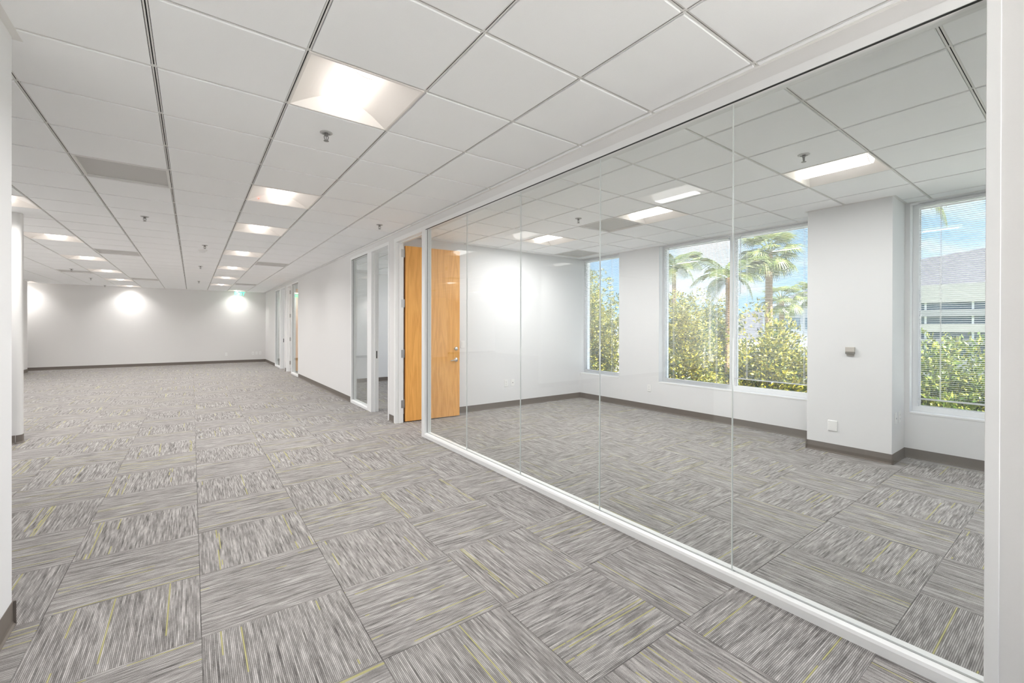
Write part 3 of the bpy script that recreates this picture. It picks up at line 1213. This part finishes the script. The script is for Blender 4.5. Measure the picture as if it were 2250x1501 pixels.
# ------------------------------------------------------------------ exit sign
ex = tag(empty('exit_sign', (1.43, 18.95, CE)), 'green lettered exit sign hung before the far wall', 'exit sign')
MB().box(-0.16, 0.16, -0.022, 0.022, -0.028, -0.003).obj('canopy', M_frame, ex, 0.003)
MB().box(-0.16, 0.16, -0.004, 0.004, -0.20, -0.028).obj('acrylic_panel', m_glass('acrylic', (0.98, 0.99, 0.985, 1)), ex)
fc = bpy.data.curves.new('exit letters', 'FONT')
fc.body = 'EXIT'
fc.size = 0.165
fc.extrude = 0.001
fc.offset = 0.006
fc.align_x = 'CENTER'
fc.align_y = 'CENTER'
tmp = bpy.data.objects.new('tmp', fc)
COL.objects.link(tmp)
bpy.context.view_layer.update()
em = bpy.data.meshes.new_from_object(tmp.evaluated_get(bpy.context.evaluated_depsgraph_get()))
bpy.data.objects.remove(tmp)
em.name = 'lettering'
em.materials.clear()
em.materials.append(M_exit)
lt = put('lettering', em, ex, (0, -0.006, -0.115))
lt.rotation_euler = (math.pi / 2, 0, 0)


# ------------------------------------------------------------------ wall plates
def plate_meshes():
    pl = MB().box(-0.036, 0.036, -0.0065, 0, -0.0585, 0.0585).mesh('cover', M_plate, 0.002)
    rc = MB()
    for zz in (-0.0205, 0.0205):
        rc.box(-0.0165, 0.0165, -0.008, -0.006, zz - 0.014, zz + 0.014, 0)
        rc.box(-0.0085, -0.006, -0.0083, -0.0079, zz - 0.002, zz + 0.008, 1)
        rc.box(0.006, 0.0085, -0.0083, -0.0079, zz - 0.002, zz + 0.008, 1)
        rc.box(-0.0025, 0.0025, -0.0083, -0.0079, zz - 0.011, zz - 0.006, 1)
    rc = rc.mesh('receptacle', [M_plate, M_slotb])
    dj = MB().box(-0.0165, 0.0165, -0.0075, -0.006, -0.033, 0.033, 0).box(-0.007, 0.007, -0.0078, -0.0074, -0.008, 0.006, 1).mesh('data_insert', [M_plate, M_slotb])
    rk = MB()
    rk.poly([(-0.0165, -0.0065, -0.033), (0.0165, -0.0065, -0.033), (0.0165, -0.0105, 0.033), (-0.0165, -0.0105, 0.033)])
    rk.poly([(-0.0165, -0.0065, 0.033), (0.0165, -0.0065, 0.033), (0.0165, -0.0105, 0.033), (-0.0165, -0.0105, 0.033)])
    for s in (-1, 1):
        rk.poly([(s * 0.0165, -0.0065, -0.033), (s * 0.0165, -0.0105, 0.033), (s * 0.0165, -0.0065, 0.033)])
    rk = rk.mesh('rocker', M_plate)
    return pl, rc, dj, rk


PL = plate_meshes()


def wall_plate(name, cat, insert, loc, rz, label, group=None):
    t = tag(empty(name, loc, rz), label, cat, group)
    put('cover', PL[0], t)
    if insert is not None:
        put(['receptacle', 'data_insert', 'rocker'][insert], PL[insert + 1], t)
    return t


HP = math.pi / 2
wall_plate('wall_outlet', 'outlet', 0, (1.037, YF, 0.335), 0, 'white outlet on the far wall standing alone', 'outlets on the far wall')
wall_plate('wall_outlet', 'outlet', 1, (1.905, YF, 0.345), 0, 'first of three white wall plates grouped low on the far wall', 'outlets on the far wall')
wall_plate('wall_outlet', 'outlet', 0, (2.025, YF, 0.345), 0, 'middle of three white wall plates grouped low on the far wall', 'outlets on the far wall')
wall_plate('wall_outlet', 'outlet', 1, (2.145, YF, 0.345), 0, 'last of three white wall plates, nearest the far corner', 'outlets on the far wall')
wall_plate('wall_outlet', 'outlet', 0, (4.360, RY1, 0.412), 0, 'white power outlet on the office side wall, nearer the wooden door', 'outlets in the glass office')
wall_plate('wall_outlet', 'outlet', 1, (4.500, RY1, 0.412), 0, 'white data plate on the office side wall, farther from the wooden door', 'outlets in the glass office')
wall_plate('light_switch', 'switch', 2, (3.500, RY1, 1.096), 0, 'white rocker light switch beside the open wooden door')
wall_plate('wall_outlet', 'outlet', 0, (OX, 4.460, 0.365), -HP, 'white outlet below and beside the middle window sill', 'outlets in the glass office')
wall_plate('wall_outlet', 'outlet', 1, (5.815, 1.25, 0.450), 0, 'narrow-angled plate on the column side, nearer the room', 'outlets on the column')
wall_plate('wall_outlet', 'outlet', 0, (5.950, 1.25, 0.450), 0, 'narrow-angled outlet on the column side, nearer the window', 'outlets on the column')
cp = tag(empty('cover_plate', (5.69, 1.752, 0.300), -HP), 'square blank white cover plate low on the column', 'cover plate')
MB().box(-0.045, 0.045, -0.009, 0, -0.058, 0.058).obj('cover', M_plate, cp, 0.005)
MB().box(-0.030, 0.030, -0.0105, -0.008, -0.042, 0.042).obj('raised_field', M_plate, cp, 0.001)
th = tag(empty('thermostat', (5.69, 1.593, 1.125), -HP), 'small beige and grey thermostat on the column', 'thermostat')
MB().box(-0.040, 0.040, -0.028, 0, -0.004, 0.046).obj('upper_housing', M_thermo, th, 0.002)
MB().box(-0.040, 0.040, -0.030, 0, -0.028, -0.004).obj('lower_panel', M_thermod, th, 0.002)
MB().box(-0.034, 0.034, -0.014, 0, -0.048, -0.028).obj('base', M_thermo, th, 0.001)

# ------------------------------------------------------------------ outdoors
GZ = -4.6
M_ground = mat('pale concrete', (0.70, 0.69, 0.67, 1), 0.9, noise=(3, 0.06))  # paleness raised so the unseen ground bounces sunlight up indoors
gm = MB()
gm.box(-90, 300, -120, 200, GZ - 0.3, GZ)
struct(gm.obj('ground', M_ground))
struct(MB().box(XL - 7, 8.7, YB - 7, YF + 1, GZ, -0.38).obj('bounce_podium', mat('white bounce surface', (0.78, 0.775, 0.76, 1), 0.85, noise=(2, 0.04))))  # unseen white podium, added to bounce sunlight up through the windows


def m_leaf(name, cols, tr=0.22):
    m = bpy.data.materials.new(name)
    m.use_nodes = True
    t = m.node_tree
    t.nodes.clear()
    o_ = t.nodes.new('ShaderNodeOutputMaterial')
    g = t.nodes.new('ShaderNodeNewGeometry')
    r = t.nodes.new('ShaderNodeValToRGB')
    e = r.color_ramp.elements
    e[0].position, e[0].color = 0.0, cols[0]
    e[1].position, e[1].color = 1.0, cols[-1]
    for k, c in enumerate(cols[1:-1]):
        q = e.new((k + 1) / (len(cols) - 1))
        q.color = c
    t.links.new(g.outputs['Random Per Island'], r.inputs[0])
    d = t.nodes.new('ShaderNodeBsdfPrincipled')
    d.inputs['Roughness'].default_value = 0.38
    tl = t.nodes.new('ShaderNodeBsdfTranslucent')
    t.links.new(r.outputs[0], d.inputs['Base Color'])
    t.links.new(r.outputs[0], tl.inputs[0])
    ms = t.nodes.new('ShaderNodeMixShader')
    ms.inputs[0].default_value = tr
    t.links.new(d.outputs[0], ms.inputs[1])
    t.links.new(tl.outputs[0], ms.inputs[2])
    t.links.new(ms.outputs[0], o_.inputs[0])
    return m


M_leafA = m_leaf('ficus leaf', [(0.025, 0.05, 0.01, 1), (0.07, 0.10, 0.018, 1), (0.21, 0.21, 0.025, 1), (0.40, 0.34, 0.02, 1), (0.44, 0.40, 0.10, 1)])  # darkest stop, here and below, painted as shade in crown gaps
M_leafB = m_leaf('bush leaf', [(0.025, 0.055, 0.01, 1), (0.07, 0.12, 0.018, 1), (0.21, 0.26, 0.045, 1), (0.32, 0.30, 0.06, 1)])
M_palm = m_leaf('palm leaflet', [(0.07, 0.11, 0.03, 1), (0.15, 0.19, 0.05, 1), (0.27, 0.27, 0.09, 1)], 0.3)
M_bark = mat('bark', (0.16, 0.12, 0.09, 1), 0.9, noise=(20, 0.3))
M_palmbark = mat('palm bark', (0.36, 0.22, 0.13, 1), 0.9, noise=(14, 0.35))


def leaves(name, parent, m, pts, out, size, seed):
    """pts (n,3) leaf bases, out (n,3) outward directions; one folded diamond of two triangles each"""
    g = np.random.default_rng(seed)
    n = len(pts)
    d = out + g.normal(0, 0.55, (n, 3)) + np.array([0, 0, 0.25])
    d /= np.linalg.norm(d, axis=1)[:, None]
    s = np.cross(d, g.normal(0, 1, (n, 3)))
    s /= np.linalg.norm(s, axis=1)[:, None]
    L = size * g.uniform(0.7, 1.35, n)[:, None]
    w = L * 0.21
    nrm = np.cross(d, s)
    a = pts
    b = pts + d * L * 0.5 + s * w + nrm * w * 0.35
    c = pts + d * L
    e = pts + d * L * 0.5 - s * w + nrm * w * 0.35
    V = np.stack([a, b, c, e], 1).reshape(-1, 3)
    me = bpy.data.meshes.new(name)
    me.vertices.add(4 * n)
    me.vertices.foreach_set('co', V.astype(np.float32).ravel())
    base = 4 * np.arange(n)[:, None]
    T = np.concatenate([base + [0, 1, 2], base + [0, 2, 3]], 1).reshape(-1)
    me.loops.add(6 * n)
    me.loops.foreach_set('vertex_index', T.astype(np.int32))
    me.polygons.add(2 * n)
    me.polygons.foreach_set('loop_start', (3 * np.arange(2 * n)).astype(np.int32))
    me.update(calc_edges=True)
    me.materials.append(m)
    o_ = put(name, me, parent)
    o_['kind'] = 'stuff'
    return o_


def tree(x, y, top, rx, ry, rz, label, seed, n=22000, m=None, size=0.13, clumps=60, group='trees outside the office windows'):
    g = np.random.default_rng(seed)
    t = tag(empty('tree', (x, y, GZ)), label, 'tree', group)
    cz = top - GZ - rz
    # clumps on an ellipsoid, each a puff of leaves in rosettes
    C = g.normal(0, 1, (clumps, 3))
    C /= np.linalg.norm(C, axis=1)[:, None]
    C *= g.uniform(0.45, 0.92, clumps)[:, None]
    rad = g.uniform(0.16, 0.30, clumps)
    k = g.integers(0, clumps, n // 5)
    q = g.normal(0, 1, (n // 5, 3))
    q /= np.linalg.norm(q, axis=1)[:, None]
    P = C[k] + q * (rad[k] * g.uniform(0.55, 1.0, n // 5) ** 0.5)[:, None]
    O = q + 0.5 * C[k]
    P = P * np.array([rx, ry, rz]) + np.array([0, 0, cz])
    P = np.repeat(P, 5, 0) + g.normal(0, 0.03, (5 * len(P), 3))
    O = np.repeat(O, 5, 0)
    O /= np.linalg.norm(O, axis=1)[:, None]
    ni = n // 3                                     # inner leaves close the crown
    I = g.normal(0, 1, (ni, 3))
    I /= np.linalg.norm(I, axis=1)[:, None]
    P2 = I * (0.72 * g.uniform(0.15, 1, ni) ** 0.4)[:, None] * np.array([rx, ry, rz]) + np.array([0, 0, cz])
    P = np.concatenate([P, P2])
    O = np.concatenate([O, I])
    leaves('foliage', t, m or M_leafA, P, O, size * np.concatenate([np.ones(len(P) - ni), np.full(ni, 1.15)])[:, None], seed + 1)
    tr_ = MB()
    tr_.tube([(0, 0, 0), (0.05, 0.03, cz * 0.4), (0.0, 0.06, cz * 0.8)], [0.20, 0.15, 0.11], 10)
    for b_ in range(7):
        a = 2 * math.pi * b_ / 7 + 0.3
        tr_.tube([(0, 0.05, cz * (0.5 + 0.05 * b_)), (0.3 * rx * math.cos(a), 0.3 * ry * math.sin(a), cz * 0.85), (0.6 * rx * math.cos(a), 0.6 * ry * math.sin(a), cz + 0.15 * rz)],
                 [0.08, 0.05, 0.02], 6)
    tr_.obj('trunk', M_bark, t, smooth=True)
    return t


tree(13.2, 12.9, 3.75, 2.1, 1.9, 3.6, 'tall sunlit leafy tree filling the narrow window beside the room corner', 11, 60000, size=0.095, clumps=150)
tree(13.9, 8.75, 2.6, 1.8, 1.5, 3.4, 'broad sunlit tree with yellow leaf tips behind the middle window', 12, 60000, size=0.095, clumps=150)
tree(12.6, 5.2, 1.70, 1.7, 1.45, 3.0, 'lower yellow-green tree behind the window pane next to the column', 13, 50000, size=0.105, clumps=130)
tree(11.2, 1.7, 1.16, 1.5, 1.45, 2.8, 'low dense green tree behind the window beyond the thermostat column', 14, 60000, M_leafB, size=0.085, clumps=170)
tree(11.5, -1.8, 1.3, 1.6, 1.4, 2.8, 'low dense tree past the last window, mostly out of sight', 15, 16000, M_leafB)
tree(22.5, 12.5, 3.3, 1.5, 1.7, 3.4, 'darker leafy tree in the gap behind the broad middle window tree', 17, 30000, size=0.095, clumps=110)
tree(15.5, 16.8, 3.6, 2.0, 2.0, 3.6, 'tall leafy tree behind the wall between the first offices', 16, 16000)
struct(MB().box(9.6, 44, -40, 60, GZ, GZ + 0.03).obj('ground_lawn', mat('lawn', (0.045, 0.075, 0.02, 1), 0.95, noise=(6, 0.3))))


def frond_mesh(L, droop, seed, m):
    g = random.Random(seed)
    mb = MB()
    pts = []
    n = 12
    for k in range(n + 1):
        t = k / n
        pts.append(Vector((L * t * (1 - 0.18 * droop * t), 0, L * (0.62 * t - droop * 0.95 * t * t))))
    mb.tube(pts, [0.022 * (1 - 0.85 * k / n) + 0.002 for k in range(n + 1)], 5)
    for k in range(3, n * 3):
        t = k / (n * 3)
        i = min(int(t * n), n - 1)
        f = t * n - i
        p = pts[i].lerp(pts[i + 1], f)
        d = (pts[i + 1] - pts[i]).normalized()
        ln = L * 0.36 * math.sin(math.pi * min(1, 0.12 + 0.86 * t)) ** 0.6
        for s in (-1, 1):
            sd_ = Vector((0, s, 0))
            tip = p + d * ln * 0.55 + sd_ * ln * 0.72 + Vector((0, 0, -ln * (0.25 + 0.35 * g.random())))
            md = p + d * ln * 0.28 + sd_ * ln * 0.42
            w = d * 0.020
            mb.poly([p - w, md - w * 1.2, tip, md + w * 1.2, p + w])
    return mb.mesh('frond', m)


def fan_mesh(L, droop, seed, m):
    g = random.Random(seed)
    mb = MB()
    st = [Vector((0, 0, 0)), Vector((L * 0.3, 0, L * 0.18)), Vector((L * 0.55, 0, L * (0.26 - 0.25 * droop)))]
    mb.tube(st, [0.03, 0.022, 0.015], 5)
    c = st[-1]
    n = 26
    for k in range(n):
        a = math.radians(-115 + 230 * k / (n - 1))
        ln = L * 0.55 * (0.8 + 0.2 * math.cos(a)) * g.uniform(0.9, 1.05)
        d = Vector((math.cos(a), math.sin(a), -0.15 - 0.45 * droop))
        tip = c + d * ln + Vector((0, 0, -ln * 0.22))
        md = c + d * ln * 0.6
        w = Vector((-math.sin(a), math.cos(a), 0)) * ln * 0.045
        mb.poly([c, md - w, tip, md + w])
    return mb.mesh('frond', m)


FR = [frond_mesh(2.6, 0.55, 1, M_palm), frond_mesh(2.5, 0.85, 2, M_palm), frond_mesh(2.2, 1.15, 3, M_palm)]
FN = [fan_mesh(1.5, 0.1, 4, M_palm), fan_mesh(1.5, 0.6, 5, M_palm), fan_mesh(1.4, 1.2, 6, M_palm)]


def palm(x, y, ztop, kind, label, sc=1.0, seed=0, n=18):
    g = random.Random(seed)
    t = tag(empty('palm_tree', (x, y, GZ)), label, 'palm tree', 'palms outside the office windows')
    h = ztop - GZ
    r = 0.17 * sc
    pts, rs = [], []
    m_ = 16
    for k in range(m_ + 1):
        q = k / m_
        pts.append((0.12 * math.sin(q * 2), 0, h * q))
        rs.append(r * (1.15 - 0.3 * q + (0.04 if k % 2 else 0)))
    MB().tube(pts, rs, 10).obj('trunk', M_palmbark, t)
    top = pts[-1]
    src = FR if kind == 'feather' else FN
    for k in range(n):
        el = k / n
        o_ = put('frond', src[min(2, int(el * 3))], t, (top[0], 0, h - 0.1 * el))
        o_.rotation_euler = (g.uniform(-0.2, 0.2), (0.55 * el - 0.75 * (1 - el)) if kind == 'fan' else (0.35 * el - 0.45 * (1 - el)), k * 2.399 + g.uniform(-0.2, 0.2))
        o_.scale = (sc * g.uniform(0.9, 1.1),) * 3
    return t


palm(19.0, 12.45, 4.35, 'feather', 'feathery palm with arching fronds behind the middle window, nearer the room corner', 0.62, 3, 13)
palm(17.0, 8.75, 3.35, 'feather', 'feathery palm with an orange crown base behind the window mullion', 0.62, 5, 12)
palm(21.0, 8.95, 4.75, 'fan', 'tall fan palm with a shaggy head against the sky next to the mullion', 0.92, 7, 30)
palm(32.0, 12.8, 3.25, 'fan', 'small distant palm seen low in the pane beside the column, first of two', 1.0, 8, 22)
palm(36.5, 12.43, 3.74, 'fan', 'small distant palm closest to the column edge, in front of the grey building', 1.0, 9, 22)
palm(15.0, 3.05, 4.75, 'feather', 'palm whose drooping leaf tips reach the top of the last window', 0.55, 10, 12)

# far ridge
hl = MB()
hp = [(-60, 34), (-20, 33), (10, 31), (30, 29), (55, 26), (72, 21), (84, 17), (100, 10), (125, 4), (150, -2)]
for (y0, z0), (y1, z1) in zip(hp[:-1], hp[1:]):
    hl.poly([(190, y0, GZ), (190, y1, GZ), (225, y1, z1), (225, y0, z0)])
    hl.poly([(225, y0, z0), (225, y1, z1), (270, y1, GZ), (270, y0, GZ)])
struct(hl.obj('ground_hills', mat('hazy hillside', (0.062, 0.063, 0.075, 1), 0.95, noise=(0.08, 0.12))))

# office block across the street: ribbon windows between pale spandrels
M_conc = mat('cream cladding', (0.36, 0.35, 0.325, 1), 0.7, noise=(2, 0.03))
M_concg = mat('grey cladding', (0.24, 0.245, 0.25, 1), 0.7, noise=(2, 0.03))
M_bglass = mat('blue tinted glazing', (0.07, 0.12, 0.16, 1), 0.12, 0.0, spec=0.9)
bd = tag(empty('office_building', (52, 3, GZ)), 'pale office block with blue ribbon windows beyond the low hedge', 'building')


def bpart(mb, name, m):
    lpart(mb, name, m, bd)


bz = [(-4.6, -0.9, 'spandrel', M_concg), (0.20, 0.57, 'spandrel', M_concg), (1.07, 1.66, 'spandrel', M_conc), (2.24, 2.74, 'spandrel', M_concg), (3.27, 4.6, 'parapet', M_conc)]
bpart(box(45.6, 60, -12, 13.0, GZ, 4.3), 'body', M_concg)
for a, b_, nm, m_ in bz:
    bpart(box(45.0, 45.6, -12, 13.0, a, b_), nm, m_)
for a, b_ in ((-0.9, 0.20), (0.57, 1.07), (1.66, 2.24), (2.74, 3.27)):
    for k in range(10):
        y0 = -12 + 25.0 * k / 10
        bpart(box(45.25, 45.4, y0 + 0.06, y0 + 2.5 - 0.06, a, b_), 'window', M_bglass)
        bpart(box(45.2, 45.45, y0 - 0.06, y0 + 0.06, a, b_), 'mullion', M_frame)
b2 = tag(empty('office_building', (70, 27, GZ)), 'distant grey building behind the small palms beside the column', 'building')
lpart(box(62, 80, 17.5, 27, GZ, 4.2), 'body', mat('slate wall', (0.30, 0.33, 0.36, 1), 0.6), b2)
rf = MB()
rf.poly([(61.5, 17, 5.4), (61.5, 27.5, 4.2), (80.5, 27.5, 4.2), (80.5, 17, 5.4)])
rf.poly([(61.5, 17, 4.2), (61.5, 27.5, 4.2), (61.5, 27.5, 4.2), (61.5, 17, 5.4)])
rf.poly([(61.5, 17, 4.2), (80.5, 17, 4.2), (80.5, 17, 5.4), (61.5, 17, 5.4)])
lpart(rf, 'roof', mat('roof metal', (0.34, 0.36, 0.38, 1), 0.5), b2)
for k in range(4):
    lpart(box(61.9, 62.05, 18.2 + 2.2 * k, 19.8 + 2.2 * k, 1.2, 2.6), 'window', M_bglass, b2)
